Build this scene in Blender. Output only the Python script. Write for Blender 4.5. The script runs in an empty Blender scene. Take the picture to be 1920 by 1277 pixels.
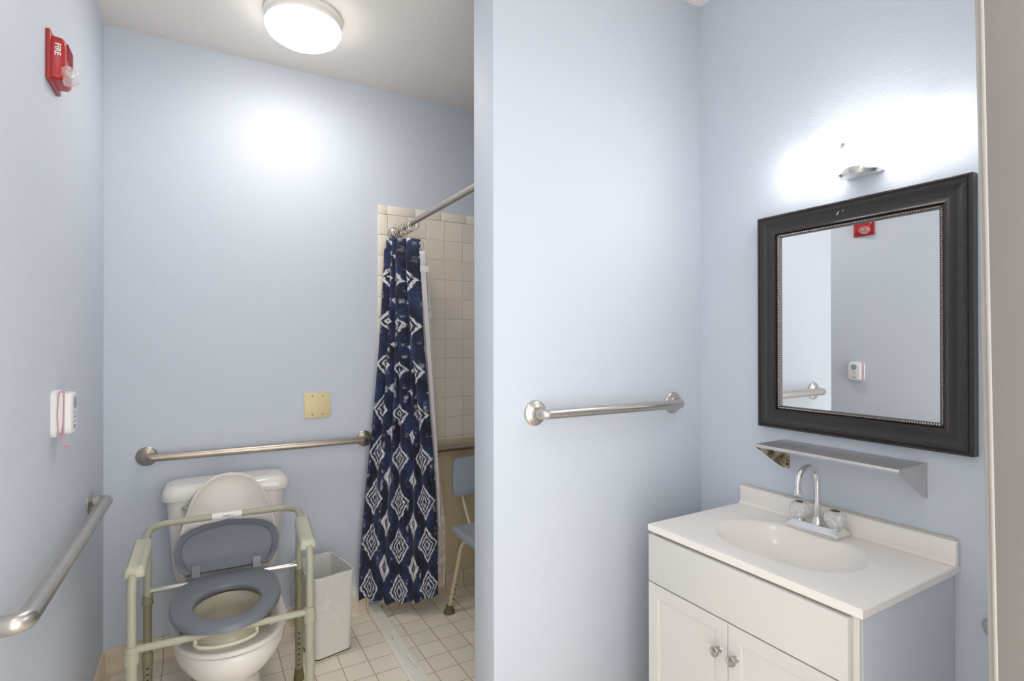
import bpy, bmesh, math, random
from mathutils import Vector, Matrix
from mathutils import noise as mnoise
random.seed(7)
SC = bpy.context.scene
COL = SC.collection
PI = math.pi

# ------------------------------------------------------------------ camera
CH = 1.351
cd = bpy.data.cameras.new('camera')
cam = bpy.data.objects.new('camera', cd); COL.objects.link(cam)
cd.sensor_fit = 'HORIZONTAL'; cd.sensor_width = 36.0; cd.lens = 1004.8/1920*36.0
cd.clip_start = 0.02
yaw, pit, rol = .525, .0033, -.0015
cy, sy = math.cos(yaw), math.sin(yaw)
F = Vector((sy*math.cos(pit), cy*math.cos(pit), math.sin(pit)))
R = Vector((cy, -sy, 0)); U = R.cross(F)
R, U = R*math.cos(rol)+U*math.sin(rol), U*math.cos(rol)-R*math.sin(rol)
cam.matrix_world = Matrix(((R.x, U.x, -F.x, 0), (R.y, U.y, -F.y, 0), (R.z, U.z, -F.z, CH), (0, 0, 0, 1)))
SC.camera = cam

# ------------------------------------------------------------------ view, world, light levels
SC.view_settings.view_transform = 'Standard'
SC.view_settings.look = 'None'
SC.view_settings.gamma = 1.0
SC.view_settings.use_curve_mapping = False
SC.view_settings.exposure = 0.42
CEIL_LIGHT = 37.0        # emission of the round ceiling lamp
VAN_LIGHT = 24.0         # emission of the bar lamp above the mirror
ADDED_FILL_LIGHT = 10.0      # emission of the added, unseen fill lamp
w = bpy.data.worlds.new('world'); SC.world = w; w.use_nodes = True
w.node_tree.nodes['Background'].inputs[0].default_value = (1.0, .985, .965, 1)
w.node_tree.nodes['Background'].inputs[1].default_value = 2.4   # the bright hallway behind the doorway

# ------------------------------------------------------------------ room numbers (metres)
YB = 2.729; XL = -.3465; HC = 2.654
YP, YP2, XP, XR = 1.4345, 1.5673, .7656, 1.6783
XS = 1.86               # right wall of the shower
YF0, YF1 = .15, .29     # front wall with the doorway

# ------------------------------------------------------------------ material helpers
class G:
    """tiny node-expression helper"""
    def __init__(s, name):
        s.m = bpy.data.materials.new(name); s.m.use_nodes = True
        s.t = s.m.node_tree; s.n = s.t.nodes; s.b = s.n['Principled BSDF']; s.out = s.n['Material Output']
    def new(s, typ, **kw):
        nd = s.n.new(typ)
        for k, v in kw.items(): setattr(nd, k, v)
        return nd
    def put(s, sock, v):
        if isinstance(v, bpy.types.NodeSocket): s.t.links.new(v, sock)
        elif v is not None: sock.default_value = v
    def math(s, op, a, b=None, c=None, clamp=False):
        nd = s.new('ShaderNodeMath', operation=op, use_clamp=clamp)
        s.put(nd.inputs[0], a); s.put(nd.inputs[1], b)
        if c is not None: s.put(nd.inputs[2], c)
        return nd.outputs[0]
    def mix(s, f, a, b):
        nd = s.new('ShaderNodeMix', data_type='RGBA')
        s.put(nd.inputs[0], f); s.put(nd.inputs[6], a); s.put(nd.inputs[7], b)
        return nd.outputs[2]
    def coord(s, which='Object'):
        return s.new('ShaderNodeTexCoord').outputs[which]
    def sep(s, v):
        nd = s.new('ShaderNodeSeparateXYZ'); s.put(nd.inputs[0], v); return nd.outputs
    def noise(s, v, scale, detail=2, rough=.5, out=0):
        nd = s.new('ShaderNodeTexNoise'); s.put(nd.inputs['Vector'], v)
        nd.inputs['Scale'].default_value = scale; nd.inputs['Detail'].default_value = detail
        nd.inputs['Roughness'].default_value = rough
        return nd.outputs[out]
    def step(s, v, lo, hi):
        nd = s.new('ShaderNodeMapRange', interpolation_type='SMOOTHSTEP')
        s.put(nd.inputs[0], v); nd.inputs[1].default_value = lo; nd.inputs[2].default_value = hi
        return nd.outputs[0]
    def bump(s, h, dist, strength=1.0):
        nd = s.new('ShaderNodeBump'); s.put(nd.inputs['Height'], h)
        nd.inputs['Distance'].default_value = dist; nd.inputs['Strength'].default_value = strength
        s.put(s.b.inputs['Normal'], nd.outputs[0])
    def set(s, col=None, rough=None, metal=None, **kw):
        if col is not None: s.put(s.b.inputs['Base Color'], col if isinstance(col, bpy.types.NodeSocket) else (*col, 1))
        if rough is not None: s.put(s.b.inputs['Roughness'], rough)
        if metal is not None: s.b.inputs['Metallic'].default_value = metal
        for k, v in kw.items(): s.put(s.b.inputs[k.replace('_', ' ')], v)
        return s.m

def srgb(r, g, b):
    f = lambda c: (c/255/12.92) if c/255 <= .04045 else ((c/255+.055)/1.055)**2.4
    return (f(r), f(g), f(b))
def c4(c): return (*c, 1.0)

def simple(name, col, rough=.5, metal=0, var=.04, vscale=6, bumpd=0, bscale=60, **kw):
    """procedural plain material: slight tonal variation and fine bump"""
    g = G(name); co = g.coord()
    n = g.noise(co, vscale, 3)
    a = tuple(min(1, c*(1+var)) for c in col); b = tuple(c*(1-var) for c in col)
    g.set(g.mix(n, c4(b), c4(a)), rough, metal, **kw)
    if bumpd: g.bump(g.noise(co, bscale, 3), bumpd)
    return g.m

def paint(name, col, rough=.6):
    g = G(name); co = g.coord()
    n1 = g.noise(co, 130, 4, .6); n2 = g.noise(co, 22, 3, .55); n3 = g.noise(co, 1.3, 2)
    g.set(g.mix(n3, c4(tuple(c*.985 for c in col)), c4(tuple(min(1, c*1.015) for c in col))), rough)
    g.b.inputs['Specular IOR Level'].default_value = .35
    g.bump(g.math('ADD', g.math('MULTIPLY', n1, .35), g.math('MULTIPLY', n2, .65)), .003, .6)
    return g.m

M = {}
M['wall'] = paint('wall_paint', srgb(205, 212, 223))
M['cabinet_side'] = paint('cabinet_side_paint', srgb(208, 214, 224))
M['ceiling'] = paint('ceiling_paint', srgb(236, 232, 227), .7)
M['front_wall'] = paint('front_wall_bounce_white', srgb(238, 236, 232), .6)  # unseen wall, whitened to bounce light onto the cabinet side
M['jamb'] = simple('greige_door_frame_paint', srgb(124, 120, 115), .5)
M['bead_trim'] = simple('door_frame_bead', srgb(176, 171, 164), .45)
M['trim'] = simple('trim_paint', srgb(205, 200, 192), .4)

def tiles(name, col, grout, px, py, ox, oy, ax=(0, 1), gw=.0022, rough=.25, low=None):
    g = G(name); co = g.coord(); s_ = g.sep(co)
    u = g.math('DIVIDE', g.math('SUBTRACT', s_[ax[0]], ox), px)
    v = g.math('DIVIDE', g.math('SUBTRACT', s_[ax[1]], oy), py)
    fu = g.math('FRACT', u); fv = g.math('FRACT', v)
    du = g.math('MULTIPLY', g.math('SUBTRACT', .5, g.math('ABSOLUTE', g.math('SUBTRACT', fu, .5))), px)
    dv = g.math('MULTIPLY', g.math('SUBTRACT', .5, g.math('ABSOLUTE', g.math('SUBTRACT', fv, .5))), py)
    d = g.math('MINIMUM', du, dv)
    m = g.step(d, gw*.45, gw*1.0)
    idn = g.new('ShaderNodeCombineXYZ'); g.put(idn.inputs[0], g.math('FLOOR', u)); g.put(idn.inputs[1], g.math('FLOOR', v))
    wn = g.new('ShaderNodeTexWhiteNoise', noise_dimensions='2D'); g.put(wn.inputs['Vector'], idn.outputs[0])
    t = g.mix(wn.outputs[0], c4(tuple(c*.95 for c in col)), c4(tuple(min(1, c*1.03) for c in col)))
    if low:     # tan base colour for tiles below the shower grab bar
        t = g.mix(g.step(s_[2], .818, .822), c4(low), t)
    dirt = g.step(g.noise(co, 9, 4), .35, .8)
    gr = g.mix(dirt, c4(grout), c4(tuple(c*1.35 for c in grout)))
    g.set(g.mix(m, gr, t), rough)
    g.bump(g.step(d, gw*.3, gw*2.2), .0012, .8)
    return g.m
TP = .1075
M['floor'] = tiles('floor_tile', srgb(250, 241, 224), srgb(176, 156, 128), TP, TP, .613, 2.602, (0, 1), .0020, .3)
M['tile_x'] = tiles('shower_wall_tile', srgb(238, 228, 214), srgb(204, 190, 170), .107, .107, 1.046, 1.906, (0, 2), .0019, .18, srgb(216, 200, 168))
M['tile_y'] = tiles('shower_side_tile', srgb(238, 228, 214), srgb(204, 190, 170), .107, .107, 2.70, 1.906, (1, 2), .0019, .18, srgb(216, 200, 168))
M['base_x'] = tiles('base_tile_back', srgb(220, 204, 180), srgb(150, 130, 104), .1075, 3.0, .613, -1, (0, 2), .0022, .3)
M['base_y'] = tiles('base_tile_side', srgb(220, 204, 180), srgb(150, 130, 104), .1075, 3.0, 2.602, -1, (1, 2), .0022, .3)
M['bullnose'] = simple('bullnose_tile', srgb(240, 230, 216), .2)
M['porcelain'] = simple('porcelain', srgb(232, 228, 222), .08, var=.015, Coat_Weight=.4)
M['seat_plastic'] = simple('white_seat_plastic', srgb(224, 217, 210), .25, var=.02)
M['bucket_plastic'] = simple('cream_plastic', srgb(206, 200, 178), .15, var=.03)
M['grey_plastic'] = simple('grey_seat_plastic', srgb(118, 122, 131), .3, var=.04, bumpd=.0003, bscale=300)
M['shower_seat'] = simple('shower_seat_plastic', srgb(162, 171, 183), .35, var=.04, bumpd=.0003, bscale=300)
M['sage'] = simple('sage_coated_tube', srgb(172, 170, 150), .35, var=.06, vscale=12)
M['sage_dark'] = simple('olive_coated_tube', srgb(138, 132, 106), .4, var=.1, vscale=14)
M['armpad'] = simple('sage_armrest_plastic', srgb(190, 188, 170), .45, var=.05, vscale=14)
M['rubber'] = simple('olive_rubber', srgb(104, 98, 62), .6, var=.1)
M['hole'] = simple('dark_hole', srgb(36, 30, 22), .8)
M['dark_gap'] = simple('dark_gap', srgb(70, 62, 54), .8)
M['alu'] = simple('bare_aluminium_tube', srgb(205, 205, 200), .25, 1.0)
M['cream_tube'] = simple('cream_metal_tube', srgb(214, 200, 168), .35, .35, var=.07, vscale=14)
M['alarm_red'] = simple('alarm_red_plastic', srgb(176, 34, 40), .3, var=.05)
M['alarm_plate'] = simple('alarm_backplate_red', srgb(168, 52, 54), .35, var=.05)
M['white_ink'] = simple('white_ink', srgb(240, 236, 232), .5)
M['dark_ink'] = simple('dark_ink', srgb(80, 80, 84), .6)
M['call_white'] = simple('call_box_plastic', srgb(232, 232, 233), .35, var=.02)
M['call_grey'] = simple('speaker_grey_plastic', srgb(150, 158, 172), .5)
M['pink_cord'] = simple('pink_cord', srgb(206, 152, 166), .7, var=.1, vscale=60)
M['cream_plate'] = simple('cream_cover_plate', srgb(226, 208, 160), .35, var=.03)
M['cabinet'] = simple('white_cabinet_paint', srgb(222, 218, 213), .35, var=.02)
M['counter'] = simple('cultured_marble', srgb(246, 240, 234), .22, var=.012, vscale=4, Coat_Weight=.2)
M['chrome'] = simple('chrome', (.82, .83, .84), .08, 1.0, var=.02)
M['worn_chrome'] = simple('worn_chrome', (.75, .75, .74), .22, 1.0, var=.08, vscale=30)
M['caulk'] = simple('yellowed_caulk', srgb(206, 200, 182), .6, var=.12, vscale=25)
M['knob_nickel'] = simple('brushed_nickel_knob', (.52, .49, .46), .28, 1.0)
M['trash_can'] = simple('white_bin_plastic', srgb(226, 224, 217), .35, var=.02)
M['liner_white'] = simple('white_liner_cloth', srgb(204, 200, 200), .8, var=.05, vscale=12)
M['tag_white'] = simple('white_tag', srgb(236, 232, 228), .7)
M['ring_metal'] = simple('ring_metal', (.72, .68, .6), .25, 1.0)
M['bumper'] = simple('wall_bumper_plastic', srgb(178, 182, 172), .5)
M['threshold'] = simple('white_threshold_vinyl', srgb(251, 247, 238), .35, var=.05, vscale=16)

def brushed(name, col, rough=.3):
    g = G(name); co = g.coord(); s_ = g.sep(co)
    n = g.noise(co, 160, 2); n2 = g.noise(co, 14, 3)
    g.set(g.mix(n2, c4(tuple(c*.86 for c in col)), c4(tuple(min(1, c*1.1) for c in col))),
          g.math('ADD', rough-.06, g.math('MULTIPLY', n, .14)), 1.0)
    g.bump(n, .00025, .5)
    return g.m
M['steel'] = brushed('brushed_steel', (.60, .565, .52), .32)
M['steel_brown'] = brushed('tarnished_steel', (.50, .44, .37), .34)
M['shelf_steel'] = brushed('matte_shelf_steel', (.66, .64, .63), .42)

def rust():
    g = G('rusted_bracket'); co = g.coord()
    n = g.step(g.noise(co, 26, 4, .6), .40, .62)
    g.set(g.mix(n, c4(srgb(96, 70, 34)), c4(srgb(206, 196, 172))), .7, .2)
    return g.m
M['rust'] = rust()

def frame_mat():
    g = G('dark_mirror_frame'); co = g.coord()
    n = g.noise(co, 40, 4)
    g.set(g.mix(n, c4((.010, .008, .0075)), c4((.024, .018, .017))), .33, .0, Coat_Weight=.35, Coat_Roughness=.28)
    g.b.inputs['Specular IOR Level'].default_value = .5
    return g.m
M['mframe'] = frame_mat()
M['bead'] = simple('silver_bead', (.50, .46, .44), .3, 1.0, var=.2, vscale=80)
M['bead_strip'] = simple('dark_silver_strip', (.16, .145, .14), .4, .8, var=.2, vscale=80)
M['mirror'] = simple('mirror_glass', (.90, .91, .91), .0, 1.0, var=.001)

def emis(name, col, st):
    g = G(name); g.set((.9, .9, .9), .4)
    g.put(g.b.inputs['Emission Color'], c4(col)); g.b.inputs['Emission Strength'].default_value = st
    return g.m
M['lamp_ceiling'] = emis('lit_opal_glass_ceiling', (1.0, .955, .90), CEIL_LIGHT)
M['lamp_vanity'] = emis('lit_opal_glass_vanity', (1.0, .975, .95), VAN_LIGHT)
M['lamp_vanity_side'] = emis('lit_opal_glass_vanity_rim', (1.0, .975, .95), VAN_LIGHT*.17)
M['lamp_vanity_end'] = emis('lit_opal_glass_vanity_end', (1.0, .975, .95), VAN_LIGHT*.55)
M['lamp_ceiling_side'] = emis('lit_opal_glass_ceiling_rim', (1.0, .955, .90), CEIL_LIGHT*.20)

def clear(name, col, rough, alpha_mix=None, ior=1.46):
    g = G(name); g.set(col, rough, 0, Transmission_Weight=1.0, IOR=ior); return g.m

M['lamp_added_fill'] = emis('added_fill_lamp_glow', (1.0, .97, .94), ADDED_FILL_LIGHT)  # glow of the added fill lamp

def film(name, col, opac, rough=.18, scale=30, bd=.002):
    g = G(name); co = g.coord()
    n = g.noise(co, scale, 4, .6)
    g.set(col, rough); g.b.inputs['Specular IOR Level'].default_value = .8
    tr = g.new('ShaderNodeBsdfTransparent'); mx = g.new('ShaderNodeMixShader')
    fac = g.math('ADD', opac, g.math('MULTIPLY', g.step(n, .48, .70), .34))
    g.put(mx.inputs[0], fac); g.t.links.new(tr.outputs[0], mx.inputs[1]); g.t.links.new(g.b.outputs[0], mx.inputs[2])
    g.t.links.new(mx.outputs[0], g.out.inputs[0])
    g.bump(n, bd, .6)
    return g.m
M['acrylic'] = film('clear_fluted_acrylic', (.93, .91, .89), .45, .08, 60, .0004)
M['lens'] = film('clear_strobe_lens', (.92, .92, .91), .22, .05, 40, .0002)
M['bag'] = film('clear_bag_film', (.97, .97, .96), .13, .2, 9, .003)
M['shower_liner'] = film('shower_liner_film', (.93, .90, .86), .45, .4, 18)

def ikat():
    """navy cloth with white concentric diamonds, laid out in the cloth's own UVs (metres)"""
    g = G('navy_ikat_cloth'); uv = g.coord('UV')
    n = g.noise(uv, 34, 3, .6, out=1); vs = g.new('ShaderNodeVectorMath', operation='SUBTRACT')
    g.put(vs.inputs[0], n); vs.inputs[1].default_value = (.5, .5, .5)
    sc = g.new('ShaderNodeVectorMath', operation='MULTIPLY'); g.t.links.new(vs.outputs[0], sc.inputs[0]); sc.inputs[1].default_value = (.010, .045, 0)
    ad = g.new('ShaderNodeVectorMath', operation='ADD'); g.put(ad.inputs[0], uv); g.t.links.new(sc.outputs[0], ad.inputs[1])
    s_ = g.sep(ad.outputs[0]); CW, CHh = .160, .217
    def cell(ou, ov, hw, hh):
        fu = g.math('SUBTRACT', g.math('FRACT', g.math('DIVIDE', g.math('ADD', s_[0], ou), CW)), .5)
        fv = g.math('SUBTRACT', g.math('FRACT', g.math('DIVIDE', g.math('ADD', s_[1], ov), CHh)), .5)
        return g.math('ADD', g.math('DIVIDE', g.math('MULTIPLY', g.math('ABSOLUTE', fu), CW), hw),
                      g.math('DIVIDE', g.math('MULTIPLY', g.math('ABSOLUTE', fv), CHh), hh))
    big = cell(.030, .051, .046, .088); small = cell(.030+CW/2, .051+CHh/2, .034, .070)
    def band(d, lo, hi, s=.035):
        return g.math('MULTIPLY', g.step(d, lo-s, lo+s), g.math('SUBTRACT', 1, g.step(d, hi-s, hi+s)))
    m = band(big, .84, 1.04)
    for lo, hi in ((.52, .66), (.20, .34)): m = g.math('MAXIMUM', m, band(big, lo, hi))
    ms = band(small, .42, 1.0, .05); ms = g.math('MAXIMUM', ms, g.math('SUBTRACT', 1, g.step(small, .08, .16)))
    m = g.math('MAXIMUM', m, ms)
    # faint drips on the column axes of the diamonds
    fu2 = g.math('ABSOLUTE', g.math('SUBTRACT', g.math('FRACT', g.math('DIVIDE', g.math('ADD', s_[0], .030), CW/2)), .5))
    drip = g.math('MULTIPLY', g.math('SUBTRACT', 1, g.step(fu2, .02, .09)), g.step(g.noise(uv, 26, 3), .52, .72))
    m = g.math('MAXIMUM', m, g.math('MULTIPLY', drip, .7))
    sc2 = g.new('ShaderNodeVectorMath', operation='MULTIPLY'); g.put(sc2.inputs[0], uv); sc2.inputs[1].default_value = (1, .35, 1)
    brk = g.step(g.noise(sc2.outputs[0], 150, 3, .7), .36, .52)
    m = g.math('MULTIPLY', m, g.math('ADD', .25, g.math('MULTIPLY', brk, .75)))
    blot = g.step(g.noise(sc2.outputs[0], 22, 4, .6), .38, .72)
    navy = g.mix(blot, c4(srgb(15, 20, 42)), c4(srgb(42, 58, 100)))
    g.set(g.mix(m, navy, c4(srgb(222, 220, 224))), .75)
    g.b.inputs['Sheen Weight'].default_value = .15
    g.bump(g.noise(uv, 500, 2), .0004, .5)
    return g.m
M['ikat'] = ikat()

# ------------------------------------------------------------------ mesh helpers (world coordinates)
def B(): return bmesh.new()

def box(bm, x0, x1, y0, y1, z0, z1, bev=0, seg=2):
    t = bmesh.new()
    r = bmesh.ops.create_cube(t, size=1)
    for v in t.verts:
        v.co = Vector(((x0+x1)/2+v.co.x*(x1-x0), (y0+y1)/2+v.co.y*(y1-y0), (z0+z1)/2+v.co.z*(z1-z0)))
    if bev: bmesh.ops.bevel(t, geom=t.edges[:], offset=bev, segments=seg, profile=.5, affect='EDGES')
    merge(bm, t)

def merge(bm, t, mat=None):
    if mat: bmesh.ops.transform(t, matrix=mat, verts=t.verts)
    me = bpy.data.meshes.new('tmp'); t.to_mesh(me); t.free(); bm.from_mesh(me); bpy.data.meshes.remove(me)

def fillet(pts, rad, n=6):
    """polyline with rounded corners; rad is a number or a list per inner point"""
    P = [Vector(p) for p in pts]; out = [P[0]]
    for i in range(1, len(P)-1):
        r = rad[i-1] if isinstance(rad, (list, tuple)) else rad
        a = (P[i-1]-P[i]); b = (P[i+1]-P[i]); la, lb = a.length, b.length; a.normalize(); b.normalize()
        ang = a.angle(b)
        if ang > PI-.02 or r <= 0: out.append(P[i]); continue
        d = min(r/math.tan(ang/2), la*.49, lb*.49); rr = d*math.tan(ang/2)
        c = P[i]+(a+b).normalized()*(rr/math.sin(ang/2))
        s = P[i]+a*d; e = P[i]+b*d; vs = s-c; ve = e-c; tot = vs.angle(ve); ax = vs.cross(ve).normalized()
        for k in range(n+1): out.append(c+Matrix.Rotation(tot*k/n, 3, ax) @ vs)
    out.append(P[-1]); return out

def tube(bm, pts, r, seg=16, cap=True, closed=False, rz=None):
    P = [Vector(p) for p in pts]; n = len(P); rings = []
    T = []
    for i in range(n):
        if closed: t = P[(i+1) % n]-P[i-1]
        else: t = P[min(i+1, n-1)]-P[max(i-1, 0)]
        T.append(t.normalized())
    up = Vector((0, 0, 1)) if abs(T[0].z) < .9 else Vector((0, 1, 0))
    N = (up-T[0]*up.dot(T[0])).normalized()
    for i in range(n):
        N = (N-T[i]*N.dot(T[i])).normalized(); Bn = T[i].cross(N)
        rr = r[i] if isinstance(r, (list, tuple)) else r
        rings.append([bm.verts.new(P[i]+(N*math.cos(a)*(rz or 1)+Bn*math.sin(a))*rr) for a in [2*PI*k/seg for k in range(seg)]])
    m = n if closed else n-1
    for i in range(m):
        a, b = rings[i], rings[(i+1) % n]
        for k in range(seg): bm.faces.new((a[k], a[(k+1) % seg], b[(k+1) % seg], b[k]))
    if cap and not closed: bm.faces.new(rings[0][::-1]); bm.faces.new(rings[-1])

def loft(bm, rings, cap0=True, cap1=True, close=True):
    vs = [[bm.verts.new(Vector(p)) for p in r] for r in rings]; n = len(vs[0])
    for a, b in zip(vs, vs[1:]):
        for k in range(n if close else n-1):
            bm.faces.new((a[k], a[(k+1) % n], b[(k+1) % n], b[k]))
    if cap0: bm.faces.new(vs[0][::-1])
    if cap1: bm.faces.new(vs[-1])
    return vs

def lathe(bm, prof, c, axis=(0, 0, 1), seg=32, cap0=True, cap1=True):
    """prof: (radius, height along axis)"""
    ax = Vector(axis).normalized(); c = Vector(c)
    a = Vector((1, 0, 0)) if abs(ax.x) < .9 else Vector((0, 1, 0)); a = (a-ax*a.dot(ax)).normalized(); b = ax.cross(a)
    loft(bm, [[c+ax*h+(a*math.cos(t)+b*math.sin(t))*max(r, 1e-4) for t in [2*PI*k/seg for k in range(seg)]] for r, h in prof], cap0, cap1)

def egg(w, y0, y1, z, cx, n=40, p=2.0, back=2.0, cut=None):
    """horizontal egg outline: width w, from front y0 to back y1; widest at 45 percent"""
    ym = y0+(y1-y0)*.50; out = []
    for k in range(n):
        t = 2*PI*k/n; c, s = math.cos(t), math.sin(t)
        e = p if s < 0 else back
        x = math.copysign(abs(c)**(2/e), c)*w/2
        y = ym+(math.copysign(abs(s)**(2/e), s))*((ym-y0) if s < 0 else (y1-ym))
        out.append((cx+x, y, z))
    return out

def rrect(w, d, r, z, cx, cy, n=6, rot=0):
    out = []
    for qx, qy, a0 in ((1, 1, 0), (-1, 1, 90), (-1, -1, 180), (1, -1, 270)):
        for k in range(n+1):
            a = math.radians(a0+90*k/n)
            x = qx*(w/2-r)+r*math.cos(a); y = qy*(d/2-r)+r*math.sin(a)
            out.append((cx+x*math.cos(rot)-y*math.sin(rot), cy+x*math.sin(rot)+y*math.cos(rot), z))
    return out

def obj(name, bm, mat, parent=None, smooth=True, angle=38, fix=True, at=None):
    if fix: bmesh.ops.recalc_face_normals(bm, faces=bm.faces)
    off = Vector((0, 0, 0))
    if parent is not None: off = Vector(parent['_o'])
    else:
        if at is not None: off = Vector(at)
        else:
            xs = [v.co for v in bm.verts]
            off = Vector(((min(v.x for v in xs)+max(v.x for v in xs))/2, (min(v.y for v in xs)+max(v.y for v in xs))/2, min(v.z for v in xs)))
    me = bpy.data.meshes.new(name)
    if off.length: bmesh.ops.translate(bm, vec=-off, verts=bm.verts)
    bm.to_mesh(me); bm.free()
    me.materials.append(mat)
    if smooth: me.shade_smooth(); me.set_sharp_from_angle(angle=math.radians(angle))
    o = bpy.data.objects.new(name, me); COL.objects.link(o)
    if parent is not None: o.parent = parent
    else: o.location = off
    o['_o'] = list(off)
    return o

def tag(o, label, cat, group=None):
    o['label'] = label; o['category'] = cat
    if group: o['group'] = group
    return o
def thing(name, label, cat, loc, group=None):
    o = bpy.data.objects.new(name, None); COL.objects.link(o); o.location = loc; o['_o'] = list(loc)
    o.empty_display_size = .05
    return tag(o, label, cat, group)
def struct(name, bm, mat, **kw):
    o = obj(name, bm, mat, at=(0, 0, 0), **kw); o['kind'] = 'structure'; return o

# ------------------------------------------------------------------ the room
b = B(); box(b, XL-.1, 2.0, -.25, YB+.1, -.06, 0); struct('floor', b, M['floor'], smooth=False)
b = B(); box(b, XL-.1, 2.0, YF0, YB+.1, HC, HC+.08); struct('ceiling', b, M['ceiling'], smooth=False)
b = B(); box(b, XL-.1, XL, YF0, YB+.1, 0, HC); struct('wall_left', b, M['wall'], smooth=False)
b = B(); box(b, XL, 2.0, YB, YB+.1, 0, HC); struct('wall_back', b, M['wall'], smooth=False)
b = B(); box(b, XR, XR+.1, YF0, YP, 0, HC); struct('wall_right', b, M['wall'], smooth=False)
b = B(); box(b, XP, XS+.1, YP, YP2, 0, HC, .003, 2); struct('wall_middle', b, M['wall'])
b = B(); box(b, XS, XS+.1, YP2, YB, 0, HC); struct('wall_shower', b, M['wall'], smooth=False)
b = B()
box(b, XL, -.14, YF0, YF1, 0, HC); box(b, .905, XR, YF0, YF1, 0, HC); box(b, -.14, .905, YF0, YF1, 2.13, HC)
struct('wall_front', b, M['front_wall'], smooth=False)

# door frame: jamb board, rounded casing edge; a hair out of plumb
b = B()
box(b, .885, .9049, YF0-.02, YF1+.001, 0, 2.12, .002)
box(b, .9049, .965, YF1+.0005, YF1+.0135, 0, 2.18, .002)
box(b, -.14, .905, YF0-.02, YF1+.001, 2.11, 2.1299)
box(b, -.1399, -.12, YF0-.02, YF1+.001, 0, 2.12)
df = struct('trim_1', b, M['jamb'])
b = B()
tube(b, [(.9055, YF1+.0095, 0), (.9055, YF1+.0095, 2.10)], .0062, 12)
tube(b, [(.8895, YF1+.0010, 0), (.8895, YF1+.0010, 2.10)], .0046, 12)
dg = struct('trim_3', b, M['bead_trim'])
sh = Matrix.Identity(4); sh[1][2] = math.tan(math.radians(.75))
for _d in (df, dg): _d.data.transform(Matrix.Translation((0, 0, CH)) @ sh @ Matrix.Translation((0, 0, -CH)))

# tile surround of the shower and bullnose edge tiles
TZ = 2.061
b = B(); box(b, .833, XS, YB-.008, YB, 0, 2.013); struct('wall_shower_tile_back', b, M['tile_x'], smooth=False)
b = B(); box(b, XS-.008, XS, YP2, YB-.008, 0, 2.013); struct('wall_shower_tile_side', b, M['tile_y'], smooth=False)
b = B()
def bull(x0, x1, z0, z1): box(b, x0+.0007, x1-.0007, YB-.0095, YB, z0+.0007, z1-.0007, .0028, 2)
z = 0.0; zs = [1.906+.107-k*.107 for k in range(20)]
zs = [2.013, 1.906, 1.801-.0]+[1.801-.107*k for k in range(1, 17)]
zs = [zz for zz in zs if zz > .05]
top = 2.013
for zz in zs[1:]+[.0]:
    bull(.783, .833, zz, top); top = zz
x = .783
for nx in (.829, .982, 1.129, 1.279, 1.429, 1.579, 1.729, XS): bull(x, nx, 2.013, TZ); x = nx
struct('trim_2', b, M['bullnose'])

# cove base tiles
def cove(bm, pts_out, h=.095, axis='x', wall=YB, a0=0, a1=1, sgn=-1):
    prof = [(0, 0), (.030, 0), (.030, .004), (.018, .010), (.011, .022), (.009, .045), (.009, h-.006), (.006, h), (0, h)]
    def P(d, z, a): return (a, wall+sgn*d, z) if axis == 'x' else (wall+sgn*d, a, z)
    loft(bm, [[P(d, zz, a) for d, zz in prof] for a in (a0, a1)])
b = B(); cove(b, None, .10, 'x', YB, XL, .735); struct('baseboard_back', b, M['base_x'])
b = B(); cove(b, None, .10, 'y', XL, 1.2, YB-.03, 1); struct('baseboard_left', b, M['base_y'])
b = B(); cove(b, None, .088, 'x', YB-.008, .80, XS-.008); struct('baseboard_shower', b, M['base_x'])

# ------------------------------------------------------------------ shower threshold strip
t = thing('shower_threshold', 'long low ribbed white vinyl strip on the floor across the shower entrance', 'threshold', (.753, 2.12, 0))
b = B()
def thprof(s=1.0):
    pr = [(-.033, 0), (-.031, .006), (-.026, .010)]
    for k in range(8):
        x = -.024+k*.0066; pr += [(x, .0150), (x+.0042, .0150), (x+.0052, .0125), (x+.0062, .0125)]
    pr += [(.030, .010), (.033, 0)]
    return pr
pr = thprof()
loft(b, [[(.753+x, y, z) for x, z in pr] for y in (YP2+.001, 2.0, 2.43)])
obj('ribbed_strip', b, M['threshold'], t)
b = B(); loft(b, [[(.755+x*.95, y, z*f+.0) for x, z in pr] for y, f in ((2.432, 1.15), (2.56, 1.25), (2.655, 1.35), (2.698, 2.0))])
obj('end_piece', b, M['threshold'], t)
b = B()
for (x, y, l) in ((.748, 2.395, .03), (.744, 2.375, .02), (.752, 2.21, .018), (.755, 2.19, .02), (.757, 2.165, .02), (.760, 2.14, .016), (.763, 2.12, .02)):
    b = B(); box(b, x, x+.0011, y-l, y, .0150, .01525); obj('scuff_mark', b, M['dark_ink'], t, smooth=False)

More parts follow.
